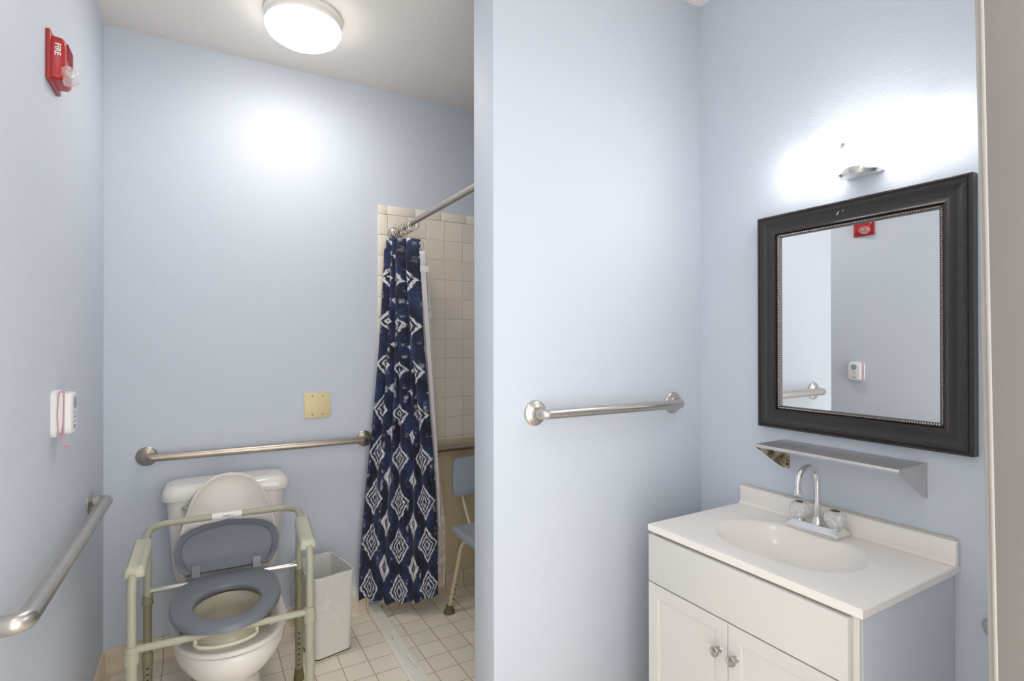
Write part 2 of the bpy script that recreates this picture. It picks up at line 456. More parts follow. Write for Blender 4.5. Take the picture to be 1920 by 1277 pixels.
# ------------------------------------------------------------------ grab bars
def flange(bm, c, ax, r=.040):
    lathe(bm, [(r, 0), (r, .004), (r-.002, .0065), (r-.009, .010), (.021, .0125), (.019, .0145), (.0165, .0145)], c, ax, 32)
def grab_bar(name, label, c0, c1, nrm, mat, off=.05, r=.0162, rb=.038):
    c0, c1, nrm = Vector(c0), Vector(c1), Vector(nrm); mid = (c0+c1)/2
    t = thing(name, label, 'grab bar', tuple(mid))
    b = B(); tube(b, fillet([c0+nrm*.006, c0+nrm*off, c1+nrm*off, c1+nrm*.006], rb, 10), r, 24); obj('rail', b, mat, t)
    for c in (c0, c1): b = B(); flange(b, c, nrm); obj('flange', b, mat, t)
    return t
grab_bar('grab_bar', 'long steel grab bar on the blue wall above the toilet tank', (-.200, YB, .872), (.714, YB, .866), (0, -1, 0), M['steel_brown'], .05)
grab_bar('grab_bar', 'short brushed steel grab bar on the middle wall, left of the vanity', (.914, YP, 1.127), (1.524, YP, 1.125), (0, -1, 0), M['steel'], .05)
grab_bar('grab_bar', 'steel grab bar on the left wall in the foreground, cut by the photo edge', (XL, 2.40, .787), (XL, 1.36, .815), (1, 0, 0), M['steel'], .052, .0195, .042)
grab_bar('grab_bar', 'dark tarnished grab bar on the tiled shower wall behind the shower chair', (.965, YB-.008, .778), (1.78, YB-.008, .778), (0, -1, 0), M['steel_brown'], .05)

# ------------------------------------------------------------------ ceiling light
def ceiling_lamp(x, y, label, mat, mside):
    t = thing('ceiling_light', label, 'light', (x, y, HC))
    b = B(); lathe(b, [(.146, 0), (.149, -.008), (.147, -.014), (.141, -.018), (.141, -.044), (.138, -.048), (.120, -.048)], (x, y, HC), (0, 0, 1), 64); obj('rim', b, M['ceiling'], t)
    b = B(); lathe(b, [(.1395, -.040), (.143, -.050), (.142, -.060), (.132, -.078), (.108, -.094), (.075, -.104), (.035, -.109), (0, -.110)], (x, y, HC), (0, 0, 1), 64)
    o = obj('glass_shade', b, mat, t); o.data.materials.append(mside)
    for p in o.data.polygons:
        if p.normal.z > -.86: p.material_index = 1
ceiling_lamp(.352, 2.26, 'round lit flush-mount ceiling light with pale metal rim above the toilet', M['lamp_ceiling'], M['lamp_ceiling_side'])
# added unseen lamp of the same shape, fill for left wall and partition
ceiling_lamp(.12, .62, 'added unseen round ceiling lamp, fill light for the left wall and partition', M['lamp_added_fill'], M['lamp_added_fill'])

# ------------------------------------------------------------------ vanity light
VY, VZ = .836, 1.904
t = thing('vanity_light', 'lit white glass bar light on the right wall above the mirror', 'light', (XR, VY, VZ))
b = B()
def vring(x, s, sz):      # outline in the YZ plane at distance x from the wall
    r = .022; hw, hh = .172*s, .052*sz; out = []
    for qy, qz, a0 in ((1, 1, 0), (-1, 1, 90), (-1, -1, 180), (1, -1, 270)):
        for k in range(7):
            a = math.radians(a0+15*k); out.append((x, VY+qy*(hw-r)+r*math.cos(a), VZ+qz*(hh-r)+r*math.sin(a)))
    return out
loft(b, [vring(XR-.034, .97, .93), vring(XR-.036, 1, 1), vring(XR-.075, 1, 1), vring(XR-.093, .993, .93), vring(XR-.103, .975, .78), vring(XR-.108, .95, .5)])
o = obj('glass_shade', b, M['lamp_vanity'], t); o.data.materials.append(M['lamp_vanity_side']); o.data.materials.append(M['lamp_vanity_end'])
for p in o.data.polygons:
    if p.normal.x > -.35: p.material_index = 2 if abs(p.normal.y) > .8 else 1   # rims pass less light than the face
b = B(); box(b, XR-.034, XR-.0005, VY-.055, VY+.055, VZ-.068, VZ+.04, .004)
loft(b, [[(XR-.001, VY+y, VZ-.052-z*1.0), (XR-.072, VY+y*.82, VZ-.052-z)] for y, z in ()]) if 0 else None
obj('back_plate', b, M['worn_chrome'], t)
b = B()
pl = []
for k in range(13):
    a = PI*k/12; pl.append((XR-.030-.052*math.sin(a), VY+.058*math.cos(a)))
loft(b, [[(x+.006, VY+(y-VY)*.9, VZ-.074) for x, y in pl], [(x, y, VZ-.066) for x, y in pl], [(x, y, VZ-.0545) for x, y in pl]])
obj('lower_bracket', b, M['worn_chrome'], t)
b = B(); lathe(b, [(.0085, 0), (.0085, .006), (.006, .008), (.004, .0065), (0, .0065)], (XR-.1075, VY+.004, VZ+.001), (-1, 0, 0), 20); obj('screw_cap', b, M['worn_chrome'], t)

# ------------------------------------------------------------------ mirror
my0, my1, mz0, mz1 = .5744, 1.1689, 1.0644, 1.7719
t = thing('wall_mirror', 'rectangular wall mirror in a wide dark scooped frame with a silver beaded edge', 'mirror', (XR, (my0+my1)/2, mz0))
prof = [(0, 0), (0, .026), (.002, .0275), (.0065, .0275), (.008, .025), (.010, .025), (.012, .0275), (.018, .0265), (.026, .0215), (.036, .0175), (.046, .0165), (.054, .0185), (.060, .0225), (.0625, .0225), (.0635, .016), (.0635, 0)]
b = B()
rings = []
for d, h in prof: rings.append([(XR-h, my0+d, mz0+d), (XR-h, my1-d, mz0+d), (XR-h, my1-d, mz1-d), (XR-h, my0+d, mz1-d)])
loft(b, rings, False, False)
obj('frame', b, M['mframe'], t, angle=25)
b = B(); d0, d1 = .0635, .0745
rings = []
for d, h in ((d0, .0), (d0, .015), (.0655, .017), (.0665, .0150), (.0715, .0150), (.0725, .0165), (d1, .015), (d1, .006), (.076, .006)):
    rings.append([(XR-h, my0+d, mz0+d), (XR-h, my1-d, mz0+d), (XR-h, my1-d, mz1-d), (XR-h, my0+d, mz1-d)])
loft(b, rings, False, False)
dm = .069
nstrip = len(b.faces)
tb = bmesh.new(); bmesh.ops.create_icosphere(tb, subdivisions=1, radius=.0032)
sph = [v.co.copy() for v in tb.verts]; sf = [[v.index for v in f.verts] for f in tb.faces]; tb.free()
def beads(p, q):
    p, q = Vector(p), Vector(q); n = int((q-p).length/.0062)
    for k in range(n+1):
        c = p.lerp(q, k/n); vs = [b.verts.new(c+s) for s in sph]
        for f in sf: b.faces.new([vs[i] for i in f])
xx = XR-.0155
cs = [(xx, my0+dm, mz0+dm), (xx, my1-dm, mz0+dm), (xx, my1-dm, mz1-dm), (xx, my0+dm, mz1-dm)]
for i in range(4): beads(cs[i], cs[(i+1) % 4])
o = obj('beaded_edge', b, M['bead_strip'], t); o['label'] = 'silver beaded inner edge'; o.data.materials.append(M['bead'])
for p in o.data.polygons:
    if p.index >= nstrip: p.material_index = 1
b = B(); box(b, XR-.0085, XR-.003, my0+.070, my1-.070, mz0+.070, mz1-.070); obj('mirror_glass', b, M['mirror'], t, smooth=False)
b = B()
for y, z, l, a in ((.905, 1.738, .010, .5), (.908, 1.735, .008, -.6), (.890, 1.742, .010, .9), (.886, 1.745, .006, .2), (.832, 1.748, .012, .8), (.828, 1.746, .006, -.3)):
    b = B(); tube(b, [(XR-.0200, y, z), (XR-.0208, y-l*.5, z+l*.5*a+.002)], .0010, 6); o = obj('scratch', b, M['white_ink'], t); o['label'] = 'small white scratch in the dark frame'

# ------------------------------------------------------------------ steel wall shelf
SZ = 1.027
t = thing('wall_shelf', 'narrow brushed steel wall shelf with triangular ends under the mirror', 'shelf', (XR, .885, SZ))
b = B()
loft(b, [[(XR-.002, y, SZ), (XR-.135, y, SZ), (XR-.150, y, SZ-.001), (XR-.155, y, SZ-.006), (XR-.155, y, SZ-.010), (XR-.1535, y, SZ-.010), (XR-.150, y, SZ-.0035), (XR-.135, y, SZ-.0020), (XR-.002, y, SZ-.0020)] for y in (.683, 1.090)])
obj('shelf_plate', b, M['shelf_steel'], t)
for k, y in enumerate((.684, 1.086)):
    b = B(); loft(b, [[(XR-.001, yy, SZ-.0025), (XR-.150, yy, SZ-.0025), (XR-.150, yy, SZ-.012), (XR-.018, yy, SZ-.090), (XR-.001, yy, SZ-.094)] for yy in (y, y+.002)])
    box(b, XR-.0025, XR-.0005, y-(.0 if k else -.0), y+(.014 if not k else -.014), SZ-.092, SZ-.004) if 0 else None
    o = obj('bracket', b, M['rust'] if k else M['shelf_steel'], t, smooth=False)
    if k: o['label'] = 'rust-stained triangular bracket'
b = B(); box(b, XR-.0025, XR-.0004, 1.072, 1.086, SZ-.094, SZ-.004); obj('mounting_tab', b, M['rust'], t, smooth=False)
b = B(); lathe(b, [(.004, 0), (.0035, .003), (0, .0035)], (XR-.0025, 1.079, SZ-.080), (-1, 0, 0), 12); obj('screw', b, M['hole'], t)

# ------------------------------------------------------------------ vanity cabinet
cx0, cy0, cy1, cz = 1.226, .626, 1.240, .7585
XBK = XR-.0015
t = thing('vanity_cabinet', 'white two-door vanity cabinet with blue painted side under the sink', 'cabinet', (1.45, .933, 0))
b = B()
box(b, cx0+.002, XBK, cy0+.004, cy1-.004, .09, .655)
box(b, cx0+.05, XBK, cy0+.02, cy1-.02, 0, .09)
box(b, cx0+.002, XBK, cy0+.004, cy0+.016, .655, cz); box(b, cx0+.002, XBK, cy1-.016, cy1-.004, .655, cz)
box(b, cx0, cx0+.02, cy0, cy0+.0125, .09, cz, .0015); box(b, cx0, cx0+.02, cy1-.0065, cy1, .09, cz, .001)
box(b, cx0+.004, cx0+.02, cy0+.012, cy1-.006, .655, cz-.004)
obj('body', b, M['cabinet'], t, smooth=False)
b = B(); box(b, cx0+.012, XBK-.004, cy0-.0012, cy0+.0041, .0, cz); o = obj('side_panel', b, M['cabinet_side'], t, smooth=False); o['label'] = 'side panel painted pale blue like the wall'
# false drawer front
DX = cx0-.0165
b = B(); box(b, DX, cx0+.004, cy0+.0150, cy1-.0015, .6075, .7515, .0015); obj('drawer_front', b, M['cabinet'], t)
def shaker(y0, y1, z0, z1, sw=.040):
    b = B(); x0, x1 = DX, cx0+.0035
    oy = [(y0, z0), (y1, z0), (y1, z1), (y0, z1)]
    def ring(x, d): return [(x, y0+d, z0+d), (x, y1-d, z0+d), (x, y1-d, z1-d), (x, y0+d, z1-d)]
    loft(b, [ring(x1, 0), ring(x0+.001, 0), ring(x0, .001), ring(x0, sw-.003), ring(x0+.0015, sw-.001), ring(x0+.0055, sw)], True, True)
    return b
ymid = .948
for k, (a, c) in enumerate(((cy0+.015, ymid-.0012), (ymid+.0012, cy1-.0015))):
    d = obj('door', shaker(a, c, .095, .6035), M['cabinet'], t)
    ky = ymid+(-.026 if k == 0 else .026); kz = .521
    b = B(); lathe(b, [(.009, 0), (.0065, .003), (.0055, .010), (.0105, .014), (.0135, .019), (.0140, .022), (.0125, .0245), (.0100, .0235), (.0085, .0222), (0, .0240)], (DX, ky, kz), (-1, 0, 0), 28)
    obj('knob', b, M['knob_nickel'], d)

# ------------------------------------------------------------------ sink counter with moulded basin
vx, vy0, vy1, vz = 1.2153, .6135, 1.2472, .780
t = thing('sink_countertop', 'white moulded countertop with oval basin and backsplash on the vanity cabinet', 'sink', (1.45, .93, vz))
BX, BY, BRX, BRY = 1.440, .930, .150, .205
b = B()
n = 64
def ell(s, z, e=2.3, dx=0): 
    out = []
    for k in range(n):
        a = 2*PI*(k+.5)/n; c, s_ = math.cos(a), math.sin(a)
        out.append((BX+dx+math.copysign(abs(c)**(2/e), c)*BRX*s, BY+math.copysign(abs(s_)**(2/e), s_)*BRY*s, z))
    return out
def rectring(x0, x1, y0, y1, z):
    out = []
    cx, cy_ = BX, BY
    for k in range(n):
        a = 2*PI*(k+.5)/n; dx, dy = math.cos(a)*BRX, math.sin(a)*BRY
        s = min(((x1-cx)/dx if dx > 0 else (x0-cx)/dx) if abs(dx) > 1e-9 else 9e9, ((y1-cy_)/dy if dy > 0 else (y0-cy_)/dy) if abs(dy) > 1e-9 else 9e9)
        out.append([cx+dx*s, cy_+dy*s, z])
    for X, Y in ((x0, y0), (x1, y0), (x0, y1), (x1, y1)):
        j = min(range(n), key=lambda i: (out[i][0]-X)**2+(out[i][1]-Y)**2); out[j][0], out[j][1] = X, Y
    return out
x1c = XR-.0015
rings = [rectring(vx+.002, x1c, vy0+.002, vy1-.002, vz-.0215), rectring(vx, x1c, vy0, vy1, vz-.019), rectring(vx, x1c, vy0, vy1, vz-.003), rectring(vx+.0025, x1c, vy0+.0025, vy1-.0025, vz)]
for s, dz in ((1.03, 0), (1.0, -.001), (.97, -.004), (.93, -.012), (.88, -.026), (.80, -.048), (.68, -.072), (.50, -.092), (.28, -.101), (.10, -.104)):
    rings.append(ell(s, vz+dz, 2.3 if s > .5 else 2.0, .012*(1-s)))
vs = loft(b, rings, False, True)
# underside shell of the basin so that it has thickness
rings = [rectring(vx+.002, x1c, vy0+.002, vy1-.002, vz-.0215)]
for s, dz in ((1.04, -.0215), (.95, -.036), (.86, -.056), (.72, -.082), (.5, -.102), (.2, -.114)): rings.append(ell(s, vz+dz, 2.2, .012*(1-s)))
loft(b, rings, False, True)
bmesh.ops.remove_doubles(b, verts=b.verts, dist=.0002)
obj('counter_top', b, M['counter'], t, angle=32)
b = B(); box(b, XR-.0205, XR-.0012, vy0, vy1, vz-.0005, vz+.0605, .004, 3)
loft(b, [[(XR-.0205, y, vz+.010), (XR-.0225, y, vz+.004), (XR-.0275, y, vz+.0005), (XR-.0205, y, vz-.0005)] for y in (vy0+.001, vy1-.001)])
obj('backsplash', b, M['counter'], t)
b = B(); lathe(b, [(.022, 0), (.022, .002), (.018, .003), (.016, .001), (0, .001)], (BX+.0115, BY, vz-.104), (0, 0, 1), 28); obj('drain', b, M['chrome'], t)
b = B(); pts = []; k = 0; y = vy0+.004
while y < vy1-.004: pts.append((XR-.0055+.0015*math.sin(k*1.7), y, vz+.0610+.0012*math.sin(k*.9)+.001*math.sin(k*2.3))); y += .012; k += 1
tube(b, pts, [.0030+.0012*abs(math.sin(i*1.31)) for i in range(len(pts))], 8); o = obj('caulk_bead', b, M['caulk'], t); o['label'] = 'yellowed uneven caulk line along the wall'

# ------------------------------------------------------------------ faucet
FX, FY = 1.612, .941
t = thing('faucet', 'chrome gooseneck faucet with two clear acrylic knobs behind the basin', 'faucet', (FX, FY, vz))
b = B(); fz = vz+.0003
def frr(hx, hy, z, dx=0): return [(FX+dx+x, FY+y, z) for x, y in ((-hx, -hy), (hx, -hy), (hx, hy), (-hx, hy))]
loft(b, [frr(.036, .078, fz), frr(.037, .079, fz+.002), frr(.037, .079, fz+.006), frr(.035, .077, fz+.009), frr(.024, .066, fz+.021), frr(.022, .064, fz+.023)])
o = obj('base_plate', b, M['worn_chrome'], t)
b = B(); lathe(b, [(.022, .004), (.022, .018), (.018, .024), (.0165, .036), (.0155, .038), (.0135, .043), (.010, .044)], (FX, FY, fz), (0, 0, 1), 28); obj('spout_collar', b, M['worn_chrome'], t)
b = B(); top = vz+.198; r0 = .0505
pts = [(FX, FY, fz+.040), (FX, FY, fz+.10)]
for k in range(0, 19): a = PI*k/18; pts.append((FX-r0+r0*math.cos(a), FY-.0*a, top-r0+r0*math.sin(a)))
pts.append((FX-2*r0, FY, top-r0-.012)); pts[-1] = (FX-2*r0, FY, vz+.135)
tube(b, pts, .0088, 22); obj('spout', b, M['chrome'], t)
b = B(); lathe(b, [(.0100, 0), (.0108, -.002), (.0108, -.016), (.0100, -.018), (.008, -.018)], (FX-2*r0, FY, vz+.140), (0, 0, 1), 26); obj('aerator', b, M['chrome'], t)
for s in (1, -1):
    c = (FX-.004, FY+s*.0545, fz+.018)
    b = B(); lathe(b, [(.016, .0), (.016, .010), (.010, .016), (.008, .030)], c, (0, 0, 1), 24); 
    # fluted acrylic knob
    rg = []
    for r, h in ((.0165, .010), (.0230, .016), (.0270, .026), (.0280, .037), (.0262, .046), (.0215, .0535), (.0150, .056)):
        rg.append([(c[0]+r*(1+(.055 if h < .052 else .02)*math.cos(9*a))*math.cos(a), c[1]+r*(1+(.055 if h < .052 else .02)*math.cos(9*a))*math.sin(a), c[2]+h) for a in [2*PI*k/72 for k in range(72)]])
    obj('knob_stem', b, M['worn_chrome'], t)
    b = B(); loft(b, rg); kn = obj('knob', b, M['acrylic'], t); kn['label'] = 'clear fluted acrylic knob'
    b = B(); lathe(b, [(.0115, 0), (.0115, .0015), (.010, .002), (0, .0012)], (c[0], c[1], c[2]+.0562), (0, 0, 1), 24); o = obj('index_cap', b, M['rubber'], kn); o['label'] = 'dark round cap'

# ------------------------------------------------------------------ wall bumper on the right wall
b = B(); lathe(b, [(.024, 0), (.024, .006), (.021, .014), (.014, .020), (0, .022)], (XR, .543, .652), (-1, 0, 0), 28)
tag(obj('wall_bumper', b, M['bumper'], at=(XR, .543, .652)), 'small round grey-green bumper low on the wall beside the door trim', 'bumper')

# ------------------------------------------------------------------ blank double cover plate
t = thing('cover_plate', 'square cream blank cover plate on the blue wall above the grab bar', 'cover plate', (.486, YB, 1.046))
b = B(); box(b, .425, .548, YB-.006, YB, .986, 1.109, .0035, 3); obj('plate', b, M['cream_plate'], t)
for dx in (-.0235, .0235):
    for dz in (-.045, .045):
        b = B(); lathe(b, [(.0032, 0), (.003, .0012), (.0012, .0012), (.0010, .0003)], (.4865+dx, YB-.006, 1.0475+dz), (0, -1, 0), 12); obj('screw', b, M['rubber'], t)

# ------------------------------------------------------------------ fire alarm strobe
def text_mesh(s, size, depth=.0006):
    cu = bpy.data.curves.new('t', 'FONT'); cu.body = s; cu.size = size; cu.extrude = depth; cu.align_x = 'CENTER'; cu.align_y = 'CENTER'; cu.offset = size*.02
    o = bpy.data.objects.new('t', cu); COL.objects.link(o)
    me = bpy.data.meshes.new_from_object(o.evaluated_get(bpy.context.evaluated_depsgraph_get()))
    bpy.data.objects.remove(o); bpy.data.curves.remove(cu)
    bm = bmesh.new(); bm.from_mesh(me); bpy.data.meshes.remove(me); return bm
AY0, AY1, AZ0, AZ1 = 1.782, 1.905, 2.030, 2.160
t = thing('fire_alarm', 'red fire alarm horn with clear strobe lens high on the left wall', 'fire alarm', (XL, 1.843, 2.03))
b = B(); box(b, XL, XL+.010, AY0, AY1, AZ0, AZ1, .003, 3); obj('back_plate', b, M['alarm_plate'], t)
b = B()
def aring(x, iy, iz, r=.012):
    out = []; y0, y1, z0, z1 = AY0+iy, AY1-iy, AZ0+iz, AZ1-iz
    for qy, qz, a0 in ((1, 1, 0), (-1, 1, 90), (-1, -1, 180), (1, -1, 270)):
        for k in range(6):
            a = math.radians(a0+18*k); out.append((x, (y1-r if qy > 0 else y0+r)+r*math.cos(a), (z1-r if qz > 0 else z0+r)+r*math.sin(a)))
    return out
loft(b, [aring(XL+.010, .012, .008), aring(XL+.030, .014, .010), aring(XL+.036, .018, .016), aring(XL+.038, .026, .026)])
for k in range(7): box(b, XL+.036, XL+.0400, AY0+.036, AY1-.020, 2.103+k*.0062, 2.1055+k*.0062)
obj('housing', b, M['alarm_red'], t)
b = B()
tm = text_mesh('FIRE', .0178, .0004)
merge(b, tm, Matrix.Translation((XL+.022, AY0+.0122, 2.115)) @ Matrix(((0, -1, 0, 0), (0, 0, 1, 0), (-1, 0, 0, 0), (0, 0, 0, 1))) @ Matrix.Scale(-1, 4, (0, 1, 0)) @ Matrix.Rotation(0, 4, 'Z'))
o = obj('lettering', b, M['white_ink'], t, smooth=False); o['label'] = 'white letters FIRE on the side of the housing'
b = B(); LC = Vector((XL+.030, 1.826, 2.062))
rg = []
for k in range(8):
    a = PI/2*k/7; rg.append([(LC.x+.034*math.sin(a), LC.y+.032*math.cos(a)**.7*math.cos(p)+0, LC.z+.026*math.cos(a)**.7*math.sin(p)) for p in [2*PI*j/32 for j in range(32)]] if k < 7 else [(LC.x+.034, LC.y+.0005*math.cos(p), LC.z+.0005*math.sin(p)) for p in [2*PI*j/32 for j in range(32)]])
loft(b, rg); ln = obj('strobe_lens', b, M['lens'], t)
b = B(); lathe(b, [(.021, 0), (.010, .003), (.006, .006)], (LC.x+.001, LC.y, LC.z), (1, 0, 0), 24); box(b, LC.x+.004, LC.x+.020, LC.y-.004, LC.y+.004, LC.z-.006, LC.z+.006, .002)
obj('flash_tube', b, M['alu'], ln)

# ------------------------------------------------------------------ nurse call box with pink cord
t = thing('call_box', 'white emergency call box with pink pull cord on the left wall', 'call box', (XL, 1.888, 1.096))
CY0, CY1, CZ0, CZ1 = 1.842, 1.935, 1.096, 1.222
def cring(x, i, r=.014):
    out = []; y0, y1, z0, z1 = CY0+i, CY1-i, CZ0+i, CZ1-i
    for qy, qz, a0 in ((1, 1, 0), (-1, 1, 90), (-1, -1, 180), (1, -1, 270)):
        for k in range(7):
            a = math.radians(a0+15*k); out.append((x, (y1-r if qy > 0 else y0+r)+r*math.cos(a), (z1-r if qz > 0 else z0+r)+r*math.sin(a)))
    return out
b = B(); loft(b, [cring(XL, 0, .02), cring(XL+.010, 0, .02), cring(XL+.013, .003, .02)]); obj('back_plate', b, M['call_white'], t)
b = B(); loft(b, [cring(XL+.012, .006, .02), cring(XL+.036, .006, .02), cring(XL+.041, .009, .018), cring(XL+.043, .014, .014)]); obj('housing', b, M['call_white'], t)
b = B(); lathe(b, [(.017, 0), (.017, .002), (.015, .0028), (0, .0028)], (XL+.0425, 1.888, 1.188), (1, 0, 0), 28); obj('speaker_disc', b, M['call_grey'], t)
b = B()
for y0, y1, z, h in ((1.872, 1.902, 1.147, .0022), (1.876, 1.896, 1.158, .0022), (1.862, 1.914, 1.134, .0012), (1.874, 1.900, 1.122, .003), (1.874, 1.900, 1.117, .002)):
    n = 5
    for k in range(n):
        a = y0+(y1-y0)*k/n; box(b, XL+.0428, XL+.0436, a, a+(y1-y0)/n*.75, z, z+h)
obj('printed_text', b, M['dark_ink'], t, smooth=False)
b = B()
yy = CY0+.004
tube(b, fillet([(XL+.016, yy, 1.208), (XL+.020, yy-.004, 1.222), (XL+.028, yy-.002, 1.2245), (XL+.0265, yy-.002, 1.14), (XL+.022, yy-.002, 1.094), (XL+.016, yy-.001, 1.102), (XL+.0135, yy-.002, 1.16), (XL+.017, yy-.002, 1.217), (XL+.0205, yy-.003, 1.2235), (XL+.0255, yy-.003, 1.217)], .006, 4), .0014, 8)
tube(b, fillet([(XL+.0285, yy-.003, 1.224), (XL+.0275, yy-.003, 1.15), (XL+.0270, yy-.003, 1.083), (XL+.032, yy-.003, 1.077)], .004, 4), .0014, 8)
lathe(b, [(.001, -.006), (.0034, -.003), (.0036, .002), (.001, .005)], (XL+.0345, yy-.003, 1.075), (1, 0, -.3), 12)
obj('pull_cord', b, M['pink_cord'], t)

# ------------------------------------------------------------------ toilet
TX = .092
t = thing('toilet', 'white toilet with its lid raised against the tank, under the commode frame', 'toilet', (TX, 2.25, 0))
b = B()
TR = .366
def bowl(z, w, y0, y1, p=2.1, bk=2.6): return egg(w, y0, y1, z, TX, 48, p, bk)
rings = [bowl(0, .235, 2.03, 2.60, 2.6, 3.4), bowl(.012, .235, 2.03, 2.60, 2.6, 3.4), bowl(.02, .222, 2.04, 2.59, 2.6, 3.4), bowl(.10, .205, 2.07, 2.56, 2.6, 3.2), bowl(.17, .215, 2.055, 2.55, 2.5, 3.2),
         bowl(.205, .245, 2.03, 2.55, 2.3, 3.0), bowl(.240, .300, 1.965, 2.56), bowl(.280, .346, 1.918, 2.565), bowl(.318, .368, 1.893, 2.57), bowl(TR-.012, .368, 1.885, 2.575), bowl(TR-.003, .362, 1.888, 2.573), bowl(TR, .350, 1.893, 2.567)]
# inner well
inner = [egg(.262, 1.945, 2.295, TR, TX, 48, 2.0, 2.0), egg(.252, 1.952, 2.288, TR-.006, TX, 48, 2.0, 2.0), egg(.262, 1.945, 2.295, TR-.028, TX, 48), egg(.245, 1.96, 2.29, TR-.06, TX, 48), egg(.19, 2.01, 2.26, TR-.12, TX, 48), egg(.11, 2.08, 2.21, TR-.17, TX, 48), egg(.06, 2.12, 2.18, TR-.18, TX, 48)]
loft(b, rings+inner, True, True)
obj('bowl', b, M['porcelain'], t, angle=60)
b = B()
def tank(z, w, d, r, yb=2.706): return rrect(w, d, r, z, TX+.006, yb-d/2, 8)
loft(b, [tank(.3665, .33, .150, .03), tank(.378, .37, .165, .035), tank(.42, .395, .172, .04), tank(.56, .418, .180, .04), tank(.716, .440, .186, .04)])
obj('tank', b, M['porcelain'], t)
b = B()
loft(b, [tank(.716, .452, .192, .04, 2.709), tank(.719, .470, .206, .045, 2.713), tank(.735, .474, .210, .047, 2.714), tank(.757, .462, .200, .050, 2.709), tank(.769, .438, .180, .052, 2.70), tank(.775, .40, .148, .05, 2.684), tank(.7765, .33, .09, .04, 2.655)])
obj('tank_lid', b, M['porcelain'], t, angle=60)
b = B(); tube(b, fillet([(TX-.155, 2.519, .690), (TX-.155, 2.503, .690), (TX-.085, 2.498, .688)], .008, 5), .0055, 12); obj('flush_lever', b, M['alu'], t)
# seat ring
def ringplate(b, outer, inner, z0, z1, rnd=.005):
    def at(l, z, sc, c): return [(c[0]+(x-c[0])*sc, c[1]+(y-c[1])*sc, z) for x, y, _ in l]
    co = (sum(p[0] for p in outer)/len(outer), sum(p[1] for p in outer)/len(outer))
    ci = (sum(p[0] for p in inner)/len(inner), sum(p[1] for p in inner)/len(inner))
    e = rnd/.17; ei = rnd/.10
    rs = [at(outer, z0, 1-e, co), at(outer, z0+rnd*.6, 1, co), at(outer, z1-rnd, 1, co), at(outer, z1-rnd*.3, 1-e*.3, co), at(outer, z1, 1-e, co),
          at(inner, z1, 1+ei, ci), at(inner, z1-rnd*.3, 1+ei*.3, ci), at(inner, z1-rnd, 1, ci), at(inner, z0+rnd*.5, 1, ci), at(inner, z0, 1+ei*.5, ci)]
    loft(b, rs+[rs[0]], False, False); bmesh.ops.remove_doubles(b, verts=b.verts, dist=.00005)
b = B(); ringplate(b, egg(.352, 1.888, 2.345, 0, TX, 48, 2.1, 2.5), egg(.215, 1.975, 2.255, 0, TX, 48, 2.0, 2.0), TR+.002, TR+.020)
obj('toilet_seat', b, M['seat_plastic'], t, angle=50)
# raised lid: outline in its own leaning plane (measured), mirrored
lidw = [(.0, .127), (.012, .137), (.05, .152), (.10, .166), (.16, .173), (.22, .168), (.28, .152), (.33, .134), (.37, .108), (.397, .078), (.413, .046)]
def lean(P0, P1, xd, half, depth, lip, name, mat, parent, cxo=0.0, face=1, seg_in=.93):
    """a lid: outline from half widths along v; shallow shell, rim raised towards the viewer"""
    P0, P1 = Vector(P0), Vector(P1); vd = (P1-P0).normalized(); xd = Vector(xd).normalized(); nn = xd.cross(vd).normalized()*face
    vmax = half[-1][0]
    L = [(cxo-h, v) for v, h in half]+[(cxo, vmax+.006)]+[(cxo+h, v) for v, h in reversed(half)]
    c = (cxo, vmax*.48)
    def rg(s, off): return [P0+xd*(c[0]+(x-c[0])*s)+vd*(c[1]+(v-c[1])*s)+nn*off for x, v in L]
    b = B()
    loft(b, [rg(.70, -depth), rg(.92, -depth*.9), rg(.985, -depth*.5), rg(1.0, -.001), rg(.992, lip), rg(.972, lip), rg(.945, lip*.1), rg(seg_in, -depth*.10), rg(seg_in-.05, -depth*.70), rg(.45, -depth*.75)], True, True)
    return obj(name, b, mat, parent, angle=50)
lean((TX, 2.395, .385), (TX, 2.478, .795), (1, 0, 0), [(v*1.06, h) for v, h in lidw], .010, .004, 'toilet_lid', M['seat_plastic'], t, .006)
for dx in (-.07, .07):
    b = B(); box(b, TX+dx-.018, TX+dx+.018, 2.365, 2.402, TR+.001, TR+.034, .006, 3); obj('lid_hinge', b, M['seat_plastic'], t)

# ------------------------------------------------------------------ bedside commode frame over the toilet
CYAW = math.radians(-2.5)
CC = Vector((.077, 2.10, 0))
ex = Vector((math.cos(CYAW), math.sin(CYAW), 0)); ey = Vector((-math.sin(CYAW), math.cos(CYAW), 0))
def cp(x, y, z): return CC+ex*x+ey*y+Vector((0, 0, z))
t = thing('commode_frame', 'sage metal commode chair frame with grey seat and armrests over the toilet', 'commode chair', tuple(CC))
HR = .253; HF = .246; YFr, YRr = -.195, .205; ZB = .458; ZA = .683
b = B()
tube(b, fillet([cp(-HF, YFr, .44), cp(-HF, YFr, ZA-.018), cp(-HR*.98, YRr+.035, ZA+.004), cp(HR*.98, YRr+.035, ZA+.004), cp(HF, YFr, ZA-.018), cp(HF, YFr, .44)], [.05, .075, .075, .05], 10), .0122, 18)
for s in (-1, 1):
    tube(b, fillet([cp(s*HR, YRr-.04, ZA-.008), cp(s*HR, YRr, ZA-.04), cp(s*HR, YRr, .42)], .03, 6), .0128, 18)
obj('frame_tube', b, M['sage'], t)
